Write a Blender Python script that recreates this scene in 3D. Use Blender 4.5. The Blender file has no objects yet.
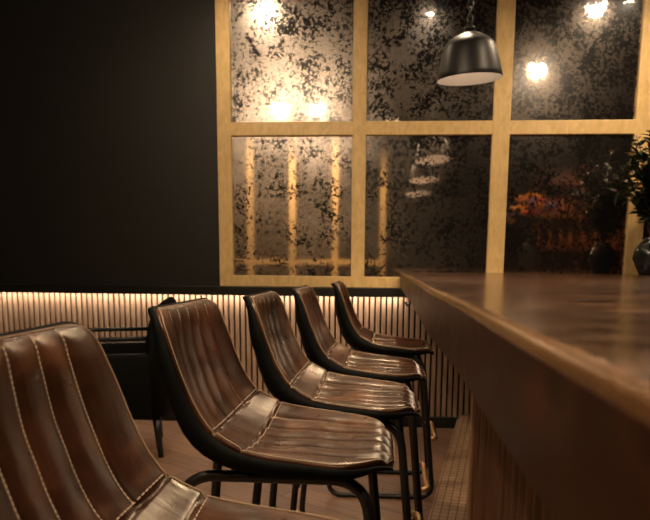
import bpy, bmesh, math, random
from mathutils import Vector, Matrix
random.seed(7)
S = bpy.context.scene
COL = S.collection
PI = math.pi

# ------------------------------------------------------------------ helpers
def link(name, bm, mat, parent=None, smooth=True, recalc=True):
    if recalc: bmesh.ops.recalc_face_normals(bm, faces=bm.faces[:])
    me = bpy.data.meshes.new(name); bm.to_mesh(me); bm.free()
    for m in (mat if isinstance(mat, (list, tuple)) else [mat]): me.materials.append(m)
    if smooth:
        for p in me.polygons: p.use_smooth = True
    o = bpy.data.objects.new(name, me); COL.objects.link(o)
    if parent: o.parent = parent
    return o

def tag(o, label=None, cat=None, group=None, kind=None):
    if label: o['label'] = label
    if cat: o['category'] = cat
    if group: o['group'] = group
    if kind: o['kind'] = kind
    return o

def thing(name, label, cat, loc=(0, 0, 0), rz=0, group=None):
    o = bpy.data.objects.new(name, None); COL.objects.link(o)
    o.location = loc; o.rotation_euler = (0, 0, rz)
    return tag(o, label, cat, group)

def copy_tree(o, parent=None):
    c = o.copy(); COL.objects.link(c)
    if parent: c.parent = parent
    for ch in [x for x in bpy.data.objects if x.parent == o]: copy_tree(ch, c)
    return c

def box(bm, x0, x1, y0, y1, z0, z1, bevel=0.0, seg=2):
    r = bmesh.ops.create_cube(bm, size=1)
    vs = r['verts']
    for v in vs:
        v.co = Vector(((x0 + x1) / 2 + v.co.x * (x1 - x0), (y0 + y1) / 2 + v.co.y * (y1 - y0), (z0 + z1) / 2 + v.co.z * (z1 - z0)))
    if bevel:
        es = list({e for v in vs for e in v.link_edges})
        bmesh.ops.bevel(bm, geom=es, offset=bevel, segments=seg, profile=0.5, affect='EDGES')

def rounded_path(pts, r, seg=7, closed=False):
    out = []; n = len(pts); P = [Vector(p) for p in pts]
    for i in range(n):
        if not closed and i in (0, n - 1): out.append(P[i]); continue
        a, b, c = P[i - 1], P[i], P[(i + 1) % n]
        u = (a - b); v = (c - b); rr = min(r, u.length * .45, v.length * .45)
        p0 = b + u.normalized() * rr; p1 = b + v.normalized() * rr
        for k in range(seg + 1):
            t = k / seg
            out.append((1 - t) ** 2 * p0 + 2 * t * (1 - t) * b + t * t * p1)
    return out

def tube(bm, pts, r, n=10, closed=False, radii=None):
    pts = [Vector(p) for p in pts]; N = len(pts); rings = []
    up = None
    for i, p in enumerate(pts):
        if closed: d = (pts[(i + 1) % N] - pts[i - 1])
        else: d = pts[min(i + 1, N - 1)] - pts[max(i - 1, 0)]
        d.normalize()
        if up is None:
            up = Vector((0, 0, 1)) if abs(d.z) < .9 else Vector((1, 0, 0))
        a = d.cross(up).normalized(); b = a.cross(d).normalized(); up = b
        rr = radii[i] if radii else r
        rings.append([bm.verts.new(p + a * math.cos(2 * PI * k / n) * rr + b * math.sin(2 * PI * k / n) * rr) for k in range(n)])
    for i in range(N if closed else N - 1):
        A, B = rings[i], rings[(i + 1) % N]
        for k in range(n): bm.faces.new((A[k], A[(k + 1) % n], B[(k + 1) % n], B[k]))
    if not closed:
        bm.faces.new(rings[0][::-1]); bm.faces.new(rings[-1])

def lathe(bm, prof, n=32, cx=0, cy=0, cap0=False, cap1=False):
    rings = []
    for (r, z) in prof:
        rings.append([bm.verts.new((cx + r * math.cos(2 * PI * k / n), cy + r * math.sin(2 * PI * k / n), z)) for k in range(n)])
    for A, B in zip(rings, rings[1:]):
        for k in range(n): bm.faces.new((A[k], A[(k + 1) % n], B[(k + 1) % n], B[k]))
    if cap0: bm.faces.new(rings[0][::-1])
    if cap1: bm.faces.new(rings[-1])

# ------------------------------------------------------------------ materials
class NT:
    def __init__(s, name):
        s.m = bpy.data.materials.new(name); s.m.use_nodes = True
        s.t = s.m.node_tree; s.b = s.t.nodes['Principled BSDF']; s.out = s.t.nodes['Material Output']
    def n(s, typ, **kw):
        nd = s.t.nodes.new(typ)
        for k, v in kw.items(): setattr(nd, k, v)
        return nd
    def l(s, a, b): s.t.links.new(a, b)
    def coord(s, scale=(1, 1, 1), rand=False, out='Object'):
        tc = s.n('ShaderNodeTexCoord'); mp = s.n('ShaderNodeMapping'); mp.inputs['Scale'].default_value = scale
        s.l(tc.outputs[out], mp.inputs['Vector'])
        if rand:
            oi = s.n('ShaderNodeObjectInfo'); mu = s.n('ShaderNodeMath', operation='MULTIPLY'); mu.inputs[1].default_value = 37.
            s.l(oi.outputs['Location'], mp.inputs['Location'])
        return mp.outputs['Vector']
    def noise(s, vec, scale, detail=4, rough=.55, dist=0.):
        t = s.n('ShaderNodeTexNoise'); t.inputs['Scale'].default_value = scale; t.inputs['Detail'].default_value = detail
        t.inputs['Roughness'].default_value = rough; t.inputs['Distortion'].default_value = dist
        s.l(vec, t.inputs['Vector']); return t.outputs['Fac']
    def ramp(s, fac, stops, interp='LINEAR'):
        r = s.n('ShaderNodeValToRGB'); cr = r.color_ramp; cr.interpolation = interp
        while len(cr.elements) < len(stops): cr.elements.new(.5)
        for e, (p, c) in zip(cr.elements, stops):
            e.position = p; e.color = (*c, 1) if isinstance(c, tuple) else (c, c, c, 1)
        s.l(fac, r.inputs['Fac']); return r.outputs['Color']
    def bump(s, h, strength=.3, dist=.01, normal=None):
        b = s.n('ShaderNodeBump'); b.inputs['Strength'].default_value = strength; b.inputs['Distance'].default_value = dist
        s.l(h, b.inputs['Height'])
        if normal: s.l(normal, b.inputs['Normal'])
        return b.outputs['Normal']
    def math(s, op, a, b=None):
        m = s.n('ShaderNodeMath', operation=op); m.use_clamp = False
        for i, v in enumerate((a, b)):
            if v is None: continue
            if isinstance(v, (int, float)): m.inputs[i].default_value = v
            else: s.l(v, m.inputs[i])
        return m.outputs[0]

def simple(name, col, rough=.5, metal=0, spec=.5, noise=0.0, scale=20, coat=0):
    q = NT(name); b = q.b
    b.inputs['Base Color'].default_value = (*col, 1); b.inputs['Roughness'].default_value = rough
    b.inputs['Metallic'].default_value = metal; b.inputs['Specular IOR Level'].default_value = spec
    b.inputs['Coat Weight'].default_value = coat
    v = q.coord(); f = q.noise(v, scale, 5)
    if noise:
        lo = tuple(max(0, c * (1 - noise)) for c in col); hi = tuple(min(1, c * (1 + noise)) for c in col)
        q.l(q.ramp(f, [(.3, lo), (.7, hi)]), b.inputs['Base Color'])
    q.l(q.bump(f, .08, .002), b.inputs['Normal'])
    return q.m

def leather(name, dark, mid, light, rough=.36):
    q = NT(name); b = q.b; v = q.coord(rand=True)
    f1 = q.noise(v, 7, 6, .6, .6)
    c = q.ramp(f1, [(.28, dark), (.5, mid), (.72, light)])
    f2 = q.noise(v, 32, 3, .5)
    mx = q.n('ShaderNodeMixRGB', blend_type='MULTIPLY'); mx.inputs[0].default_value = .3
    q.l(c, mx.inputs[1]); q.l(q.ramp(f2, [(.3, .45), (.7, 1.)]), mx.inputs[2]); q.l(mx.outputs[0], b.inputs['Base Color'])
    q.l(q.ramp(f2, [(.25, rough), (.75, rough + .10)]), b.inputs['Roughness'])
    vo = q.n('ShaderNodeTexVoronoi'); vo.inputs['Scale'].default_value = 260; q.l(v, vo.inputs['Vector'])
    wr = q.noise(q.coord((.7, 2.6, .7), True), 13, 2, .5, .8)
    n1 = q.bump(wr, .22, .005); n2 = q.bump(vo.outputs['Distance'], .05, .0006, n1)
    q.l(n2, b.inputs['Normal']); b.inputs['Specular IOR Level'].default_value = .62; b.inputs['Specular Tint'].default_value = (1, .88, .70, 1)
    return q.m

def wood(name, dark, light, rough=.35, grain=(1, 14, 14), scale=6, bump=.15, spec=.5):
    q = NT(name); b = q.b; v = q.coord(grain)
    f = q.noise(v, scale, 7, .6, .8)
    q.l(q.ramp(f, [(.3, dark), (.7, light)]), b.inputs['Base Color'])
    f2 = q.noise(v, scale * 3, 4)
    q.l(q.ramp(f2, [(.2, rough * .75), (.8, rough * 1.3)]), b.inputs['Roughness'])
    q.l(q.bump(f, bump, .002), b.inputs['Normal']); b.inputs['Specular IOR Level'].default_value = spec
    return q.m

def emit(name, col, st):
    q = NT(name); q.b.inputs['Base Color'].default_value = (*col, 1)
    q.b.inputs['Emission Color'].default_value = (*col, 1); q.b.inputs['Emission Strength'].default_value = st
    return q.m

M = {}
M['leather'] = leather('worn_brown_leather', (.006, .0019, .0009), (.030, .0092, .0037), (.100, .036, .014), .26)
M['black_leather'] = simple('black_leather', (.0025, .003, .0028), .6, spec=.07, noise=.3, scale=60)
M['stitch'] = simple('cream_thread', (.50, .38, .27), .75)
M['piping'] = simple('tan_piping', (.26, .17, .10), .5)
M['seam'] = simple('dark_seam', (.02, .008, .005), .5)
M['black_metal'] = simple('black_powder_metal', (.006, .006, .006), .35, metal=.0, spec=.5)
M['brass'] = simple('worn_brass', (.80, .50, .24), .36, metal=1)
M['wall_black'] = simple('charcoal_paint', (.0065, .0062, .0046), .5, noise=.15, scale=3)
M['ledge'] = simple('black_ledge_paint', (.008, .008, .007), .35)
M['slat'] = wood('wainscot_wood', (.22, .135, .085), (.42, .28, .19), .5, (14, 14, 1), 5)
M['gap'] = simple('slat_backing', (.010, .005, .003), .9, spec=.1)
M['bar_slat'] = wood('bar_slat_wood', (.05, .022, .010), (.15, .070, .034), .42, (14, 14, 1), 5)
M['gold'] = wood('gold_painted_wood', (.62, .41, .16), (.82, .58, .26), .42, (5, 5, 2), 6, .05)
M['ceiling'] = simple('dark_ceiling', (.03, .026, .022), .8)
M['white_in'] = simple('white_enamel', (.80, .74, .68), .45)
M['bulb'] = emit('bulb_glow', (1, .80, .60), 6)
M['led'] = emit('led_glow', (1, .82, .63), 28)
M['under'] = emit('step_fill_glow', (1, .74, .48), 11)
M['spot'] = emit('spot_glow', (1, .80, .58), 150)
M['trim_wood'] = wood('corner_trim_wood', (.22, .11, .05), (.34, .18, .085), .4, (14, 14, 1), 5)

def floor_mat():
    q = NT('floor_boards'); b = q.b; v = q.coord((1, 1, 1))
    br = q.n('ShaderNodeTexBrick'); br.inputs['Scale'].default_value = 1; br.inputs['Brick Width'].default_value = 1.3; br.inputs['Row Height'].default_value = .16
    br.inputs['Mortar Size'].default_value = .0025; br.inputs['Color1'].default_value = (.17, .092, .052, 1); br.inputs['Color2'].default_value = (.24, .135, .080, 1); br.inputs['Mortar'].default_value = (.02, .01, .006, 1)
    mp = q.n('ShaderNodeMapping'); mp.inputs['Rotation'].default_value = (0, 0, .55); q.l(v, mp.inputs['Vector']); q.l(mp.outputs[0], br.inputs['Vector'])
    mp2 = q.n('ShaderNodeMapping'); mp2.inputs['Scale'].default_value = (1.5, 16, 1); q.l(mp.outputs[0], mp2.inputs['Vector'])
    f = q.noise(mp2.outputs[0], 3, 6)
    mx = q.n('ShaderNodeMixRGB', blend_type='MULTIPLY'); mx.inputs[0].default_value = .6
    q.l(br.outputs['Color'], mx.inputs[1]); q.l(q.ramp(f, [(.3, .5), (.7, 1.25)]), mx.inputs[2]); q.l(mx.outputs[0], b.inputs['Base Color'])
    b.inputs['Roughness'].default_value = .45
    q.l(q.bump(br.outputs['Fac'], -.2, .002), b.inputs['Normal'])
    return q.m
M['floor'] = floor_mat()

def worktop_mat():
    q = NT('worktop_wood'); b = q.b
    f = q.noise(q.coord((1.2, 9, 6)), 5, 8, .65, 1.0)
    f3 = q.noise(q.coord((1, 1, 1)), 2.3, 4)
    c = q.ramp(f, [(.35, (.008, .003, .0015)), (.5, (.040, .016, .0075)), (.62, (.15, .070, .034))])
    mx = q.n('ShaderNodeMixRGB', blend_type='MULTIPLY'); mx.inputs[0].default_value = .7
    q.l(c, mx.inputs[1]); q.l(q.ramp(f3, [(.3, .45), (.7, 1.2)]), mx.inputs[2]); q.l(mx.outputs[0], b.inputs['Base Color'])
    q.l(q.ramp(f, [(.2, .10), (.8, .22)]), b.inputs['Roughness'])
    q.l(q.bump(f, .3, .003), b.inputs['Normal']); b.inputs['Specular IOR Level'].default_value = .38
    return q.m
M['worktop'] = worktop_mat()
def fascia_mat():
    q = NT('worktop_edge_wood'); b = q.b
    f = q.noise(q.coord((1, 1.6, 2.5)), 5, 8, .6, 1.2)
    q.l(q.ramp(f, [(.30, (.006, .0018, .0008)), (.5, (.028, .0082, .0030)), (.70, (.070, .024, .009))]), b.inputs['Base Color'])
    b.inputs['Specular IOR Level'].default_value = .15; q.l(q.ramp(f, [(.2, .3), (.8, .48)]), b.inputs['Roughness']); q.l(q.bump(f, .12, .003), b.inputs['Normal'])
    return q.m
M['fascia'] = fascia_mat()
M['edge_highlight'] = wood('edge_highlight_wood', (.060, .027, .010), (.15, .074, .028), .2, (8, 1, 8), 5)  # lighter bevel colour paints in the lamp highlight along the counter edge

def croc_mat():
    q = NT('croc_embossed_tread'); b = q.b
    v = q.coord((1, 1, 1)); br = q.n('ShaderNodeTexBrick'); br.offset = 0.0
    br.inputs['Scale'].default_value = 1; br.inputs['Brick Width'].default_value = .030; br.inputs['Row Height'].default_value = .036
    br.inputs['Mortar Size'].default_value = .0035; br.inputs['Mortar Smooth'].default_value = .8; br.inputs['Bias'].default_value = 0
    br.inputs['Color1'].default_value = (.34, .21, .125, 1); br.inputs['Color2'].default_value = (.44, .28, .17, 1); br.inputs['Mortar'].default_value = (.09, .045, .024, 1)
    dn = q.n('ShaderNodeTexNoise'); dn.inputs['Scale'].default_value = 14; q.l(v, dn.inputs['Vector'])
    ad = q.n('ShaderNodeMixRGB', blend_type='ADD'); ad.inputs[0].default_value = .006; q.l(v, ad.inputs[1]); q.l(dn.outputs['Color'], ad.inputs[2])
    mr = q.n('ShaderNodeMapping'); mr.inputs['Rotation'].default_value = (0, 0, math.radians(10.1)); q.l(ad.outputs[0], mr.inputs['Vector']); q.l(mr.outputs[0], br.inputs['Vector']); q.l(br.outputs['Color'], b.inputs['Base Color'])
    q.l(q.bump(br.outputs['Fac'], -.9, .006), b.inputs['Normal']); b.inputs['Roughness'].default_value = .38
    return q.m
M['croc'] = croc_mat()

def antique_mat():
    """silvering partly gone: clear mirror, hazy rough mirror and dark spots"""
    q = NT('antiqued_mirror'); t = q.t; t.nodes.remove(q.b)
    v = q.coord()
    big = q.noise(v, 2.1, 3, .5, .3)
    sep = q.n('ShaderNodeSeparateXYZ'); q.l(v, sep.inputs[0])
    clus = q.noise(v, 6.5, 4, .6, .4)
    fine = q.noise(v, 42, 10, .74, .35)
    spec = q.noise(v, 130, 6, .7, .2)
    wear = q.math('ADD', q.math('MULTIPLY', sep.outputs['X'], .012), q.math('MULTIPLY', q.math('SUBTRACT', sep.outputs['Z'], 1.9), .016))
    dsum = q.math('ADD', q.math('ADD', q.math('MULTIPLY', fine, .612), q.math('MULTIPLY', spec, .16)), q.math('ADD', q.math('MULTIPLY', clus, .30), wear))
    darkmask = q.ramp(dsum, [(.537, 0.), (.570, 1.)])
    hazeamt = q.ramp(q.math('ADD', q.math('ADD', q.math('MULTIPLY', big, .5), q.math('MULTIPLY', fine, .4)), q.math('ADD', q.math('MULTIPLY', q.math('ADD', sep.outputs['X'], .6), .15), q.math('MULTIPLY', q.math('SUBTRACT', sep.outputs['Z'], 2.5), -.05))), [(.40, .78), (.62, .15)])
    g1 = q.n('ShaderNodeBsdfGlossy'); g1.inputs['Roughness'].default_value = .045; g1.inputs['Color'].default_value = (.72, .62, .52, 1)
    g2 = q.n('ShaderNodeBsdfGlossy'); g2.inputs['Roughness'].default_value = .27; g2.inputs['Color'].default_value = (.56, .49, .44, 1)
    d2 = q.n('ShaderNodeBsdfDiffuse'); d2.inputs['Color'].default_value = (.045, .036, .030, 1)
    hz = q.n('ShaderNodeMixShader'); hz.inputs[0].default_value = .04; q.l(g2.outputs[0], hz.inputs[1]); q.l(d2.outputs[0], hz.inputs[2])
    dk = q.n('ShaderNodeBsdfPrincipled'); dk.inputs['Base Color'].default_value = (.007, .006, .005, 1); dk.inputs['Roughness'].default_value = .2
    m1 = q.n('ShaderNodeMixShader'); q.l(hazeamt, m1.inputs[0]); q.l(g1.outputs[0], m1.inputs[1]); q.l(hz.outputs[0], m1.inputs[2])
    m2 = q.n('ShaderNodeMixShader'); q.l(darkmask, m2.inputs[0]); q.l(m1.outputs[0], m2.inputs[1]); q.l(dk.outputs[0], m2.inputs[2])
    q.l(m2.outputs[0], q.out.inputs['Surface'])
    return q.m
M['mirror'] = antique_mat()

# ------------------------------------------------------------------ the room
D = 4.354                       # far wall
XL, XR, YF, ZC = -3.7, 3.9, -3.4, 3.15
def slab(name, m, *b):
    bm = bmesh.new(); box(bm, *b); return tag(link(name, bm, m, smooth=False), kind='structure')
slab('floor', M['floor'], XL - .1, XR + .1, YF - .1, D + .1, -.1, 0)
slab('ceiling', M['ceiling'], XL - .1, XR + .1, YF - .1, D + .1, ZC, ZC + .1)
slab('wall_back', M['wall_black'], XL - .1, XR + .1, D + .022, D + .12, 0, ZC)
slab('wall_left', M['wall_black'], XL - .1, XL, YF, D + .022, 0, ZC)
slab('wall_right', M['wall_black'], XR, XR + .1, YF, D + .022, 0, ZC)
slab('wall_front', M['wall_black'], XL, XR, YF - .1, YF, 0, ZC)
# skirting
bm = bmesh.new(); box(bm, XL, XR, D - .03, D + .022, 0, .078, .004)
tag(link('baseboard_back', bm, M['ledge'], smooth=False), kind='structure')
# dark ledge over the wainscot
bm = bmesh.new(); box(bm, XL, XR, D - .065, D + .022, .920, .968, .003); box(bm, XL, XR, D - .065, D - .058, .909, .922)
tag(link('trim_1', bm, M['ledge'], smooth=False), kind='structure')
# fluted wainscot: one continuous profile
bm = bmesh.new(); pitch = .0394; prof = []
x = XL
while x < XR - pitch:
    prof += [(x, .0), (x + .0115, 0), (x + .0122, -.019), (x + .0155, -.0225), (x + pitch - .0035, -.0225), (x + pitch - .0005, -.019)]
    x += pitch
def strip(bm, prof, z0, z1, fn):
    a = [bm.verts.new(fn(u, w, z0)) for u, w in prof]; b = [bm.verts.new(fn(u, w, z1)) for u, w in prof]
    for i in range(len(prof) - 1):
        f = bm.faces.new((a[i], a[i + 1], b[i + 1], b[i]))
        f.material_index = 1 if (prof[i][1] == 0 and prof[i + 1][1] == 0) else 0
strip(bm, prof, .07, .922, lambda u, w, z: (u, D + .018 + w, z))
tag(link('trim_2', bm, [M['slat'], M['gap']], smooth=False, recalc=False), kind='structure')
# LED strip tucked under the ledge
led = thing('led_strip', 'warm white LED strip glowing under the black ledge above the slats', 'light strip', (0, 0, 0))
bm = bmesh.new(); box(bm, XL + .05, .12, D - .050, D - .028, .9135, .9165); link('diffuser', bm, M['led'], led, smooth=False)
bm = bmesh.new(); box(bm, XL + .05, .12, D - .053, D - .025, .9166, .9199); link('channel', bm, M['ledge'], led, smooth=False)

# gold gridded antique mirror
mir = thing('wall_mirror', 'wide antiqued mirror in a gold grid frame on the dark wall', 'mirror', (0, D, 0))
colx = [(-1.147, -1.052), (-.238, -.148), (.674, .786), (1.572, 1.675), (2.465, 2.56)]
rowz = [(.970, 1.045), (1.972, 2.060), (2.965, 3.05)]
for i in range(4):
    for j in range(2):
        bm = bmesh.new(); box(bm, colx[i][1] - .004, colx[i + 1][0] + .004, -.004, .004, rowz[j][1] - .004, rowz[j + 1][0] + .004)
        link('mirror_pane', bm, M['mirror'], mir, smooth=False)
for a, b in colx:
    bm = bmesh.new(); box(bm, a, b, -.028, .020, rowz[0][0], rowz[-1][1], .004); link('frame_upright', bm, M['gold'], mir, smooth=False)
for a, b in rowz:
    for i in range(4):
        bm = bmesh.new(); box(bm, colx[i][1] - .003, colx[i + 1][0] + .003, -.026, .020, a, b, .004); link('frame_rail', bm, M['gold'], mir, smooth=False)

# ------------------------------------------------------------------ bar counter
bar = thing('bar_counter', 'long polished dark wood bar counter with a slatted base', 'bar counter', (0, 0, 0))
ZT = 1.08; XB = .094
def edgewave(y): return .0035 * math.sin(y * 3.1) + .002 * math.sin(y * 7.7 + 1)
bm = bmesh.new()
ys = [-.9 + (D - .03 + .9) * k / 90 for k in range(91)]
prof = [(2.7, ZT - .10), (XB + .006, ZT - .10), (XB, ZT - .094), (XB, ZT - .012), (XB + .002, ZT - .005), (XB + .005, ZT - .0015), (XB + .009, ZT), (2.7, ZT)]
rings = []
for y in ys:
    e = edgewave(y)
    rings.append([bm.verts.new((px + (e if px < 1 else 0), y, pz)) for px, pz in prof])
n = len(prof)
for A, B in zip(rings, rings[1:]):
    for k in range(n):
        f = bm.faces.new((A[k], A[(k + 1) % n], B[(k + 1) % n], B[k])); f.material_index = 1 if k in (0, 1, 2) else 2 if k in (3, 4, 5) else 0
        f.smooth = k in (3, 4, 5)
bm.faces.new(rings[0]); bm.faces.new(rings[-1][::-1])
link('worktop', bm, [M['worktop'], M['fascia'], M['edge_highlight']], bar, smooth=False)
# base with slats
X0 = .174
bm = bmesh.new(); box(bm, X0 + .024, .80, -.85, 1.195, 0, ZT - .10)
link('base', bm, M['gap'], bar, smooth=False)
bm = bmesh.new(); prof = []; y = -.85
while y < 1.18:
    prof += [(y, 0), (y + .0140, 0)] + [(y + .0268 - .0125 * math.cos(PI * k / 8), -.012 - .0125 * math.sin(PI * k / 8)) for k in range(9)]
    y += .04
strip(bm, prof, .08, ZT - .101, lambda u, w, z: (X0 + .0225 + w, u, z))
link('slatted_front', bm, [M['bar_slat'], M['gap']], bar, smooth=False, recalc=False)
bm = bmesh.new(); box(bm, X0 - .004, X0 + .03, 1.190, 1.212, 0, ZT - .10, .002); link('corner_trim', bm, M['trim_wood'], bar, smooth=False)
bm = bmesh.new(); box(bm, X0 + .002, X0 + .03, -.85, 1.19, 0, .08, .002); link('kickboard', bm, M['ledge'], bar, smooth=False)

# low footrest step, croc embossed
st = thing('foot_step', 'low foot step covered in brown crocodile-embossed leather beside the bar', 'step')
def quad_prism(bm, pts, z0, z1):
    a = [bm.verts.new((p[0], p[1], z0)) for p in pts]; b = [bm.verts.new((p[0], p[1], z1)) for p in pts]
    bm.faces.new(a[::-1]); bm.faces.new(b)
    for k in range(len(pts)): bm.faces.new((a[k], a[(k + 1) % len(pts)], b[(k + 1) % len(pts)], b[k]))
def LX(y): return .170 + (y - 2.22) * .178
bm = bmesh.new(); quad_prism(bm, [(LX(2.12), 2.12), (LX(2.12) + .15, 2.12), (LX(3.9) + .16, 3.92), (LX(3.8) + .05, 3.92), (LX(3.8), 3.80)], .0, .2)
bmesh.ops.bevel(bm, geom=bm.edges[:], offset=.006, segments=2, affect='EDGES')
link('tread', bm, M['croc'], st, smooth=False)
bm = bmesh.new(); quad_prism(bm, [(LX(2.12) + .1505, 2.12), (LX(2.12) + .165, 2.12), (LX(3.9) + .175, 3.92), (LX(3.9) + .1605, 3.92)], .0, .204)
link('edge_trim', bm, M['trim_wood'], st, smooth=False)

us = thing('step_fill_strip', 'added warm light strip hidden under the counter to brighten the foot step', 'light strip')  # invented fill lamp, out of sight below the worktop, lights the step
bm = bmesh.new(); box(bm, .262, .288, 1.40, 3.30, ZT - .1075, ZT - .1045); link('diffuser', bm, M['under'], us, smooth=False)
bm = bmesh.new(); box(bm, .257, .293, 1.39, 3.31, ZT - .1043, ZT - .1002); link('channel', bm, M['ledge'], us, smooth=False)

# hook under the counter front
bm = bmesh.new()
for dy in (0, .04):
    tube(bm, rounded_path([(.115, 2.90 + dy, .9760), (.115, 2.90 + dy, .945), (.098, 2.90 + dy, .940), (.094, 2.90 + dy, .958)], .008), .004, 8)
box(bm, .107, .135, 2.885, 2.955, .9745, .9799, .001)
tag(link('bag_hook', bm, M['black_metal']), 'small black double hook under the far end of the counter', 'hook')

# ------------------------------------------------------------------ bar stools
EDGE = [(-.246, 1.041), (-.229, .995), (-.211, .945), (-.193, .895), (-.173, .850), (-.145, .808), (-.103, .778), (-.055, .762), (.02, .751), (.09, .743), (.16, .736), (.218, .732)]
def catmull(P, m=8):
    P = [Vector((a, b)) for a, b in P]; P = [2 * P[0] - P[1]] + P + [2 * P[-1] - P[-2]]; out = []
    for i in range(1, len(P) - 2):
        p0, p1, p2, p3 = P[i - 1:i + 3]
        for k in range(m):
            t = k / m
            out.append(.5 * ((2 * p1) + (p2 - p0) * t + (2 * p0 - 5 * p1 + 4 * p2 - p3) * t * t + (3 * p1 - p0 - 3 * p2 + p3) * t ** 3))
    out.append(P[-2]); return out
PR = catmull(EDGE); AL = [0]
for a, b in zip(PR, PR[1:]): AL.append(AL[-1] + (b - a).length)
LT = AL[-1]
def prof_at(s):
    if s <= 0: d = (PR[1] - PR[0]).normalized(); return PR[0] + d * s, d
    if s >= LT: d = (PR[-1] - PR[-2]).normalized(); return PR[-1] + d * (s - LT), d
    for i in range(len(AL) - 1):
        if AL[i + 1] >= s:
            t = (s - AL[i]) / (AL[i + 1] - AL[i]); p = PR[i].lerp(PR[i + 1], t)
            d0 = (PR[min(i + 1, len(PR) - 1)] - PR[max(i - 1, 0)]).normalized(); d1 = (PR[min(i + 2, len(PR) - 1)] - PR[i]).normalized()
            return p, d0.lerp(d1, t).normalized()
def lerp_tab(tab, s):
    if s <= tab[0][0]: return tab[0][1]
    for (a, va), (b, vb) in zip(tab, tab[1:]):
        if s <= b:
            t = (s - a) / (b - a); t = t * t * (3 - 2 * t); return va + (vb - va) * t
    return tab[-1][1]
def s_of(x):   # arc length where the profile reaches x
    for i, p in enumerate(PR):
        if p.x >= x: return AL[i]
SJ1, SJ2 = s_of(-.140), s_of(-.082)
WT = [(0, .206), (SJ1 * .5, .216), (SJ1, .217), (SJ2, .222), (LT - .12, .220), (LT, .205)]
DP = [(0, .012), (SJ1 * .5, .030), (SJ1, .040), (SJ2, .034), (LT - .15, .018), (LT, .004)]
TH = [(0, .024), (SJ1 * .45, .040), (SJ1, .052), (SJ2 + .04, .042), (LT - .12, .034), (LT, .016)]
LINES = [-.62, -.31, 0, .31, .62]
def halfw(s, grow=0):
    w = lerp_tab(WT, s) + grow
    for e, r in ((s + grow, .045), (LT + grow - s, .145)):
        if e < r: w = w - r + math.sqrt(max(0, r * r - (r - max(e, 0)) ** 2))
    return max(w, .01)
def surf(s, t, off=0, grow=0, chan=False):
    p, d = prof_at(s); nrm = Vector((-d.y, d.x))      # towards the sitter
    if nrm.y < 0 and d.x > 0: nrm = -nrm
    w = halfw(s, grow); dep = lerp_tab(DP, s)
    # a slight roll at the very top and at the front
    y = w * t; tf = w * t / (lerp_tab(WT, s) + grow)
    h = -dep * (1 - abs(tf) ** 2.3)
    if s > LT - .045: h -= .020 * ((s - LT + .045) / .045) ** 2
    if s < .03: h -= .006 * ((.03 - s) / .03) ** 2
    if chan:
        g = 0
        band = 1 - min(1, max(0, (s - SJ1) / .004)) * min(1, max(0, (SJ2 - s) / .004)) if SJ1 < s < SJ2 else 1
        tt = w * t / lerp_tab(WT, s)
        for L in LINES: g += math.exp(-((tt - L) * lerp_tab(WT, s) / .0042) ** 2) * band * min(1, s / .05 + .15)
        dm = min(abs(tt - L) for L in LINES + [-.98, .98]) * lerp_tab(WT, s)
        puff = .0074 * min(1, dm / .026) ** .6 * band * min(1, s / .06 + .1) + .004 * (1 - band)
        for sj in (SJ1, SJ2): g += 1.1 * math.exp(-((s - sj) / .0045) ** 2)
        h += puff - .0042 * min(g, 1.3)
        ed = min(1, (1 - abs(t)) * w / .008, ) ; ed2 = min(1, min(s, LT - s) / .008)
        h -= .004 * (1 - max(0, ed)) ** 2 + .004 * (1 - max(0, ed2)) ** 2
    h += off
    return Vector((p.x + nrm.x * h, y, p.y + nrm.y * h))
def two_sided(svals, tvals, top, bot):
    bm = bmesh.new()
    A = [[bm.verts.new(top(s, t)) for t in tvals] for s in svals]; B = [[bm.verts.new(bot(s, t)) for t in tvals] for s in svals]
    ns, nt = len(svals), len(tvals)
    for i in range(ns - 1):
        for j in range(nt - 1):
            bm.faces.new((A[i][j], A[i][j + 1], A[i + 1][j + 1], A[i + 1][j])); bm.faces.new((B[i][j], B[i + 1][j], B[i + 1][j + 1], B[i][j + 1]))
    for i in range(ns - 1):
        bm.faces.new((A[i][0], A[i + 1][0], B[i + 1][0], B[i][0])); bm.faces.new((A[i][-1], B[i][-1], B[i + 1][-1], A[i + 1][-1]))
    for j in range(nt - 1):
        bm.faces.new((A[0][j], B[0][j], B[0][j + 1], A[0][j + 1])); bm.faces.new((A[-1][j], A[-1][j + 1], B[-1][j + 1], B[-1][j]))
    return bm
def s_samples(n, pad=0, extra=()):
    base = [-pad + (LT + 2 * pad) * .5 * (1 - math.cos(PI * k / n)) for k in range(n + 1)]
    s = sorted(set(base) | set(extra)); return s
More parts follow.
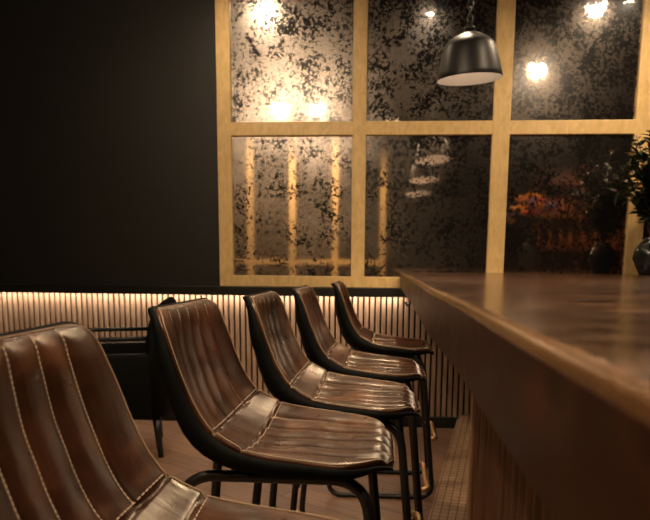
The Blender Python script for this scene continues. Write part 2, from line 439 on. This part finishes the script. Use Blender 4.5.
def make_stool():
    root = thing('bar_stool', 'x', 'bar stool', group='brown leather bar stools along the counter')
    ex = [sj + k * .0022 for sj in (SJ1, SJ2) for k in range(-4, 5)]
    tv = sorted(set([round(-1 + 2 * k / 56, 5) for k in range(57)] + [L + k * .011 for L in LINES for k in (-2, -1, 0, 1, 2)] + [-.985, .985, -.995, .995]))
    sv = s_samples(74, 0, ex)
    cush = link('cushion', two_sided(sv, tv, lambda s, t: surf(s, t, 0, 0, True), lambda s, t: surf(s, t, -.012, -.001)), M['leather'], root)
    tv2 = [-1 + 2 * k / 28 for k in range(29)]
    sv2 = [min(v, LT - .003) for v in s_samples(50, .007)][:-1]
    def botf(s, t):
        th = lerp_tab(TH, s); e = abs(t)
        roll = max(0, (e - .72) / .28) ** 2
        q = surf(s, t * (1 - .05 * roll), -th * (1 - .10 * roll), .005)
        return q
    sh = link('seat_shell', two_sided(sv2, tv2, lambda s, t: surf(s, t, -.006, .007), botf), M['black_leather'], root)
    # piping around the cushion
    pts = []
    for s in sv[::2]: pts.append(surf(s, .985, .0012, 0, True))
    for t in [1 - 2 * k / 24 for k in range(1, 24)]: pts.append(surf(LT, t * .985, .0012, 0, True))
    for s in sv[::-2]: pts.append(surf(s, -.985, .0012, 0, True))
    for t in [-1 + 2 * k / 24 for k in range(1, 24)]: pts.append(surf(0, t * .985, .0012, 0, True))
    bm = bmesh.new(); tube(bm, pts, .0012, 6, closed=True); link('piping', bm, M['piping'], cush)
    # stitching: short raised threads
    def dash(bm, a, b, nrm):
        d = (b - a); c = (a + b) / 2; L = d.length / 2; d.normalize(); sd = d.cross(nrm).normalized()
        r = .00085
        vs = []
        for e, k in ((-1, .6), (0, 1.3), (1, .6)):
            for u, v in ((1, 0), (.3, 1), (-.3, 1), (-1, 0)):
                vs.append(bm.verts.new(c + d * L * e + sd * r * u + nrm * r * v * k))
        for i in range(2):
            for k in range(3): bm.faces.new((vs[i * 4 + k], vs[i * 4 + k + 1], vs[i * 4 + k + 5], vs[i * 4 + k + 4]))
    def nrm_at(s, t):
        a = surf(s + .002, t, 0); b = surf(s - .002, t, 0); c = surf(s, t + .01, 0); d = surf(s, t - .01, 0)
        nn = (a - b).cross(c - d).normalized(); return nn if nn.z + nn.x > 0 else -nn
    for L in LINES:
        for lo, hi in ((.012, SJ1 - .010), (SJ2 + .003, LT - .012)):
            s = lo; bm = bmesh.new()
            while s < hi:
                wn = lerp_tab(WT, s) / halfw(s); wn2 = lerp_tab(WT, s + .0050) / halfw(s + .0050)
                if abs(L * wn) < .97:
                    nn = nrm_at(s, L * wn); dash(bm, surf(s, L * wn, 0, 0, True) + nn * .0030, surf(s + .0050, L * wn2, 0, 0, True) + nn * .0030, nn)
                s += .0066
            link('stitch_line', bm, M['stitch'], cush, recalc=False)
    for sj in (SJ1 - .007, SJ2 + .007):
        t = -.955; bm = bmesh.new()
        while t < .95:
            nn = nrm_at(sj, t); dash(bm, surf(sj, t, 0, 0, True) + nn * .0006, surf(sj, t + .026, 0, 0, True) + nn * .0006, nn); t += .039
        link('seam_stitch', bm, M['stitch'], cush, recalc=False)
    # steel frame: a closed loop of tube on each side
    for sd in (-1, 1):
        bm = bmesh.new()
        yt, yb = sd * .150, sd * .182
        pts = rounded_path([(-.225, yt, .690), (.158, yt, .690), (.222, yb, .0115), (-.290, yb, .0115)], .075, 8, True)
        tube(bm, pts, .0122, 10, closed=True); link('side_frame', bm, M['black_metal'], root)
    for x, z in ((-.12, .699), (.10, .699)):
        bm = bmesh.new(); tube(bm, [(x, -.150, z - .010), (x, .150, z - .010)], .009, 10); link('cross_bar', bm, M['black_metal'], root)
    bm = bmesh.new(); yy = .150 + .032 * (.69 - .30) / .69 - .004
    tube(bm, rounded_path([(.198, -yy, .300), (.232, -yy + .012, .300), (.232, yy - .012, .300), (.198, yy, .300)], .02), .0105, 12); tag(link('footrest', bm, M['brass'], root), 'brass coloured footrest bar')
    bm = bmesh.new(); tube(bm, [(-.254, -.168, .30), (-.254, .168, .30)], .008, 10)
    link('rear_bar', bm, M['black_metal'], root)
    return root
proto = make_stool()
stools = [(-.194, .705, .0, 'brown leather bar stool nearest the camera, cut off by the photo edge'),
          (-.190, 1.385, .0, 'brown leather bar stool second from the camera, its whole seat in view'),
          (-.110, 1.870, .0, 'middle brown leather bar stool, third along the row of five'),
          (-.060, 2.420, .0, 'brown leather bar stool fourth from the camera, one before the last'),
          (.025, 3.130, .0, 'brown leather bar stool last in the row, closest to the slatted wall')]
for i, (x, y, rz, lab) in enumerate(stools):
    o = proto if i == 0 else copy_tree(proto)
    o.location = (x, y, 0); o.rotation_euler = (0, 0, rz); o['label'] = lab

# ------------------------------------------------------------------ black armchair behind the stools
def make_armchair():
    a = thing('armchair', 'low black leather armchair standing by the slatted wall', 'armchair', (-1.58, 3.62, 0), .35)
    bm = bmesh.new(); box(bm, -.22, .24, -.24, .24, .27, .46, .03, 3); link('seat', bm, M['black_leather'], a)
    # rounded back on the +x side
    bm = bmesh.new(); rings = []
    for k in range(15):
        th = -PI * .5 + PI * k / 14
        cx, cy = .16 + .13 * math.cos(th), .255 * math.sin(th)
        hgt = .70 + .225 * max(0, math.cos(th)) ** .45
        nx, ny = math.cos(th), math.sin(th)
        rings.append([bm.verts.new((cx + nx * o_, cy + ny * o_, z)) for o_, z in ((0, .25), (.035, .25), (.05, hgt * .7), (.05, hgt - .02), (.025, hgt), (0, hgt - .02))])
    for A, B in zip(rings, rings[1:]):
        for k in range(6): bm.faces.new((A[k], A[(k + 1) % 6], B[(k + 1) % 6], B[k]))
    bm.faces.new(rings[0]); bm.faces.new(rings[-1][::-1])
    link('backrest', bm, M['black_leather'], a)
    for sd in (-1, 1):
        bm = bmesh.new(); box(bm, -.24, .18, sd * .28 - .035, sd * .28 + .035, .25, .62, .012)
        link('arm_panel', bm, M['black_leather'], a)
        bm = bmesh.new(); tube(bm, rounded_path([(.18, sd * .28, .705), (-.235, sd * .28, .705), (-.235, sd * .28, .60)], .05), .013, 10)
        link('arm_rail', bm, M['black_metal'], a)
        for x in (-.19, .20):
            bm = bmesh.new(); tube(bm, [(x, sd * .21, .28), (x * 1.12, sd * .23, .0)], .02, 10, radii=[.026, .016]); link('leg', bm, M['black_metal'], a)
    return a
make_armchair()

# ------------------------------------------------------------------ pendants over the counter
def make_pendant():
    p = thing('pendant_lamp', 'x', 'pendant lamp', group='black dome pendants over the counter')
    bm = bmesh.new()
    lathe(bm, [(.1535, 0), (.1545, .003), (.150, .03), (.142, .075), (.131, .130), (.120, .175), (.112, .195), (.095, .215), (.072, .233), (.050, .246), (.034, .252), (.03, .262), (.020, .268)], 48, cap1=True)
    link('lamp_shade', bm, M['black_shade'], p, recalc=False)
    bm = bmesh.new()
    lathe(bm, [(.1535, 0), (.148, .03), (.140, .075), (.129, .130), (.118, .173), (.108, .192), (.09, .212), (.06, .230), (.0, .236)], 48)
    bmesh.ops.remove_doubles(bm, verts=bm.verts[:], dist=.0001)
    tag(link('inner_shade', bm, M['white_in'], p), 'white enamelled inside of the shade')
    bm = bmesh.new(); bmesh.ops.create_uvsphere(bm, u_segments=20, v_segments=12, radius=.032); bmesh.ops.translate(bm, verts=bm.verts[:], vec=(0, 0, .125))
    link('bulb', bm, M['bulb'], p)
    bm = bmesh.new(); lathe(bm, [(.02, .150), (.022, .16), (.022, .228), (.018, .234)], 16, cap0=True, cap1=True); link('bulb_socket', bm, M['black_metal'], p)
    bm = bmesh.new(); lathe(bm, [(.016, .262), (.026, .270), (.026, .285), (.014, .296), (.010, .310)], 20, cap1=True)
    link('cap', bm, M['black_metal'], p)
    # chain
    T = Matrix.Translation((0, 0, .215)) @ Matrix.Rotation(math.radians(5), 4, 'X') @ Matrix.Rotation(math.radians(-3), 4, 'Y') @ Matrix.Translation((0, 0, -.215)) @ Matrix.Diagonal((1, 1, .80, 1))
    for ch in [c for c in bpy.data.objects if c.parent == p]: ch.data.transform(T)
    bm = bmesh.new(); z = .262; k = 0; top = ZC - 2.0
    while z < top - .03:
        loop = []
        for q in range(14):
            an = 2 * PI * q / 14; u = .0125 * math.cos(an); w = .0205 * math.sin(an)
            loop.append((u, 0, z + w) if k % 2 == 0 else (0, u, z + w))
        tube(bm, loop, .0042, 6, closed=True); z += .0315; k += 1
    link('chain', bm, M['black_metal'], p)
    bm = bmesh.new(); lathe(bm, [(.055, top - .0005), (.055, top - .02), (.03, top - .03), (.006, top - .034)], 24, cap0=True, cap1=True); link('ceiling_rose', bm, M['black_metal'], p)
    return p
M['black_shade'] = simple('black_enamel_shade', (.006, .0055, .0045), .42, noise=.2)
pp = make_pendant()
PEND = [(.368, 3.17, 'black dome pendant lamp with white inside, hanging in view before the mirror'),
        (.368, 1.90, 'black dome pendant above the middle of the counter, second from the mirror'),
        (.368, .63, 'black dome pendant above the camera end of the counter')]
for i, (x, y, lab) in enumerate(PEND):
    o = pp if i == 0 else copy_tree(pp)
    o.location = (x, y, 2.0); o['label'] = lab
def light(name, typ, loc, power, col=(1, .74, .48), **kw):
    l = bpy.data.lights.new(name, typ); l.energy = power; l.color = col
    for k, v in kw.items(): setattr(l, k, v)
    o = bpy.data.objects.new(name, l); COL.objects.link(o); o.location = loc; return o
def aim(o, tgt):
    o.rotation_euler = (Vector(tgt) - o.location).to_track_quat('-Z', 'Y').to_euler()
for x, y, _ in PEND:
    o = light('pendant_light', 'SPOT', (x, y, 2.05), 22, spot_size=math.radians(125), spot_blend=.5, shadow_soft_size=.035)

# ------------------------------------------------------------------ ceiling spots
def make_spot():
    s = thing('ceiling_spotlight', 'x', 'spotlight', group='ceiling spotlights')
    bm = bmesh.new(); lathe(bm, [(.030, -.002), (.045, -.002), (.045, -.12), (.040, -.125), (.036, -.12), (.036, -.105)], 24); link('can', bm, M['black_metal'], s)
    bm = bmesh.new(); lathe(bm, [(.0355, -.108), (.018, -.110), (.0, -.111)], 24); bmesh.ops.remove_doubles(bm, verts=bm.verts[:], dist=.0001); link('lens', bm, M['spot'], s)
    return s
sp = make_spot()
SPOTS = [(-1.346, .62, (-1.0, 4.0, 1.4), 50, 140, 'black ceiling spotlight, outer one of the pair over the bar stools'),
         (-.888, .61, (-.6, 4.0, 1.4), 50, 140, 'black ceiling spotlight, inner one of the pair over the bar stools'),
         (1.428, 2.11, (1.38, 3.3, 1.3), 50, 110, 'black ceiling spotlight over the wide side of the counter'),
         (1.506, 3.62, (1.45, 3.5, 0), 34, 165, 'black ceiling spotlight close to the mirror above the counter'),
         (-.943, 3.70, (-.90, 3.9, 0), 16, 165, 'black ceiling spotlight close to the mirror above the armchair side'),
         (.30, 3.50, (-.05, 2.2, .7), 60, 62, 'black ceiling spotlight over the far bar stools'),
         (.04, -.22, (-.25, 1.7, .7), 75, 80, 'added black ceiling spotlight right above the camera, lighting the bar stools'),  # added fill from overhead for the stool backs, lens hidden behind the mirror rail
         (-1.90, 2.60, (.30, 2.65, .2), 80, 40, 'added black ceiling spotlight aimed across the bar stools to brighten the foot step'),  # added lamp, shines between the stools onto the step
         (-2.0, -.3, (-2.0, -1.05, 1.5), 150, 130, 'added black ceiling spotlight brightening the end of the gold divider'),  # added so the divider uprights show up in the mirror
         (1.72, 3.66, (1.34, 2.5, 1.62), 110, 36, 'added black ceiling spotlight close to the mirror, brightening the flower vase'),  # extra lamp put in to light the mirror side of the blossoms
         (2.9, -.6, (3.0, -1.6, 1.7), 45, 80, 'added black ceiling spotlight brightening the bottle shelf'),  # added fill so the shelf and bottles read in the mirror
         (-.9, -.3, (-.9, -1.05, 1.5), 150, 130, 'added black ceiling spotlight brightening the middle of the gold divider')]  # another added lamp to lift the divider reflection
for i, (x, y, t, pw, cone, lab) in enumerate(SPOTS):
    o = sp if i == 0 else copy_tree(sp)
    o.location = (x, y, ZC); o['label'] = lab
    l = light('spot_light', 'SPOT', (x, y, ZC - .13), pw, spot_size=math.radians(cone), spot_blend=.8, shadow_soft_size=.07); aim(l, t)

# ------------------------------------------------------------------ what the mirror shows: gold divider, shelves
dv = thing('room_divider', 'gold painted open divider of uprights and rails reflected in the mirror', 'room divider', (0, -1.0, 0))
for x in (-2.75, -2.08, -1.43, -.78, -.06):
    bm = bmesh.new(); box(bm, x - .045, x + .045, -.04, .04, 0, 3.14, .004); link('upright', bm, M['gold'], dv, smooth=False)
for z in (1.16, 3.09):
    bm = bmesh.new(); box(bm, -2.795, -.015, -.036, .036, z - .04, z + .04, .004); link('rail', bm, M['gold'], dv, smooth=False)

# shelves with bottles on the far side of the room, seen in the mirror
M['red_wood'] = wood('red_brown_wood', (.10, .025, .010), (.22, .06, .022), .35)
M['glass_amber'] = simple('amber_glass', (.30, .11, .03), .12, spec=.8)
sh = thing('bottle_shelf', 'red-brown open shelf unit of bottles reflected dimly in the mirror', 'shelf unit', (3.0, -1.7, 0))
for x in (-.70, 0, .70):
    bm = bmesh.new(); box(bm, x - .02, x + .02, -.16, .16, 0, 2.7, .003); link('side_panel', bm, M['red_wood'], sh, smooth=False)
SHZ = (.9, 1.40, 1.90, 2.40)
for z in SHZ:
    for a, b in ((-.68, -.02), (.02, .68)):
        bm = bmesh.new(); box(bm, a, b, -.15, .15, z - .015, z + .015, .002); link('shelf', bm, M['red_wood'], sh, smooth=False)
bm = bmesh.new(); box(bm, -.68, .68, -.16, -.151, .0, 2.7); link('back_panel', bm, M['red_wood'], sh, smooth=False)
def make_bottle():
    b_ = thing('bottle', 'amber glass bottle standing on the red-brown shelf unit', 'bottle', group='amber bottles on the shelf unit')
    bm = bmesh.new(); lathe(bm, [(.034, 0), (.037, .004), (.037, .16), (.030, .19), (.014, .215), (.0125, .265)], 20, cap0=True, cap1=True); link('glass', bm, M['glass_amber'], b_)
    bm = bmesh.new(); lathe(bm, [(.0145, .2651), (.0145, .285)], 14, cap0=True, cap1=True); link('cap', bm, M['brass'], b_)
    return b_
b0 = make_bottle(); first = True
for z in SHZ[1:3]:
    for k in range(8):
        o = b0 if first else copy_tree(b0); first = False
        o.location = (3.0 - .60 + k * .165 + (.03 if k > 3 else 0), -1.66 + .03 * (k % 3), z + .0151)

# plant and flowers on the counter
M['leaf'] = simple('dark_leaf', (.018, .035, .014), .4, noise=.4, scale=30)
M['stem'] = simple('brown_stem', (.06, .035, .02), .6)
M['petal_p'] = simple('pink_petal', (.60, .10, .18), .6, noise=.3)
M['petal_y'] = simple('yellow_petal', (.85, .50, .14), .6, noise=.3)
M['petal_v'] = simple('violet_petal', (.45, .34, .60), .6, noise=.3)
M['vase'] = simple('black_vase', (.010, .012, .012), .2, noise=.2)
def leaf(bm, p, d, L, W, curl=.25):
    d = d.normalized(); sd = d.cross(Vector((random.uniform(-.3, .3), random.uniform(-.3, .3), 1))).normalized(); up = sd.cross(d).normalized()
    rows = []
    for k in range(5):
        t = k / 4; w = W * math.sin(PI * min(.97, t * .9 + .06)) * .5; c = p + d * L * t - up * curl * L * t * t
        rows.append([bm.verts.new(c - sd * w + up * w * .3), bm.verts.new(c), bm.verts.new(c + sd * w + up * w * .3)])
    for A, B in zip(rows, rows[1:]):
        for k in range(2): bm.faces.new((A[k], A[k + 1], B[k + 1], B[k]))
def bloom(bm, p, r):
    for ring, (n, tilt, L) in enumerate(((6, .25, 1.), (5, .7, .8), (4, 1.1, .6))):
        for k in range(n):
            a = 2 * PI * k / n + ring * .5
            leaf(bm, p, Vector((math.cos(a), math.sin(a), tilt)), r * L, r * .8, -.2)
def arrangement(root, every, vase_h, vase_r, spread, height, nst, nleaf, mats, rblo, droop=.2, seed=1, lsize=.09):
    random.seed(seed)
    bm = bmesh.new(); lathe(bm, [(vase_r * .55, 0), (vase_r * .62, .01), (vase_r, vase_h * .45), (vase_r * .85, vase_h * .75), (vase_r * .5, vase_h * .93), (vase_r * .6, vase_h), (vase_r * .52, vase_h - .005), (vase_r * .42, vase_h * .9)], 28, cap0=True)
    link('vase', bm, M['vase'], root)
    sb = bmesh.new(); lb = bmesh.new(); bl = [bmesh.new() for _ in mats]
    for i in range(nst):
        a = 2 * PI * i / nst + random.uniform(-.4, .4); r = spread * random.uniform(.35, 1); h = height * random.uniform(.6, 1) * (1 - .25 * r / spread)
        p0 = Vector((0, 0, vase_h * .9)); p2 = Vector((r * math.cos(a), r * math.sin(a), vase_h + h - droop * r)); p1 = Vector((p2.x * .35, p2.y * .35, vase_h + h * .6))
        pts = [(1 - t) ** 2 * p0 + 2 * t * (1 - t) * p1 + t * t * p2 for t in [k / 8 for k in range(9)]]
        tube(sb, pts, .0022, 5)
        for k in range(nleaf):
            t = random.uniform(.2, 1); q = (1 - t) ** 2 * p0 + 2 * t * (1 - t) * p1 + t * t * p2
            leaf(lb, q, Vector((random.uniform(-1, 1), random.uniform(-1, 1), random.uniform(-.2, .9))), lsize * random.uniform(.6, 1.2), lsize * .42)
        if i % every == 0: bloom(bl[(i // every) % len(mats)], p2, rblo * random.uniform(.7, 1.1))
    link('stems', sb, M['stem'], root); link('foliage', lb, M['leaf'], root, recalc=False)
    for b_, m in zip(bl, mats): link('blossoms', b_, m, root, recalc=False)
pl = thing('potted_plant', 'dark leafy plant with small pale flowers on the counter against the mirror', 'plant', (1.57, 3.92, ZT))
arrangement(pl, 2, .22, .10, .28, .74, 40, 30, [M['petal_v'], M['petal_y']], .022, .35, 3, .075)
fl = thing('flower_vase', 'dark vase of pink, yellow and violet flowers reflected in the mirror', 'flowers', (1.34, 2.5, ZT))
arrangement(fl, 1, .34, .09, .24, .44, 24, 4, [M['petal_p'], M['petal_y'], M['petal_v'], M['petal_y']], .085, .5, 5, .08)

# ------------------------------------------------------------------ camera
F, PX, PY, CH = 630., 340., 357., 1.125
V1 = Vector((386 - PX, -(265 - PY), -F)).normalized(); V3 = Vector((300 - PX, -(4640 - PY), -F))
zc = -V3; zc = (zc - V1 * zc.dot(V1)).normalized(); xc = V1.cross(zc)
Mw = Matrix((xc, V1, zc))            # rows are world axes in camera space -> camera-to-world rotation
cam = bpy.data.cameras.new('camera'); co = bpy.data.objects.new('camera', cam); COL.objects.link(co)
co.matrix_world = Matrix.Translation((0, 0, CH)) @ Mw.to_4x4()
cam.sensor_width = 36; cam.lens = F / 650 * 36; cam.shift_x = (325 - PX) / 650; cam.shift_y = (PY - 260) / 650
cam.clip_start = .02; cam.dof.use_dof = True; cam.dof.focus_distance = 1.7; cam.dof.aperture_fstop = 6.5
S.camera = co
w = bpy.data.worlds.new('world'); S.world = w; w.use_nodes = True
w.node_tree.nodes['Background'].inputs[0].default_value = (1, .72, .5, 1); w.node_tree.nodes['Background'].inputs[1].default_value = .0
S.view_settings.view_transform = 'Standard'; S.view_settings.look = 'None'; S.view_settings.gamma = 1; S.view_settings.exposure = .8
S.view_settings.use_curve_mapping = False
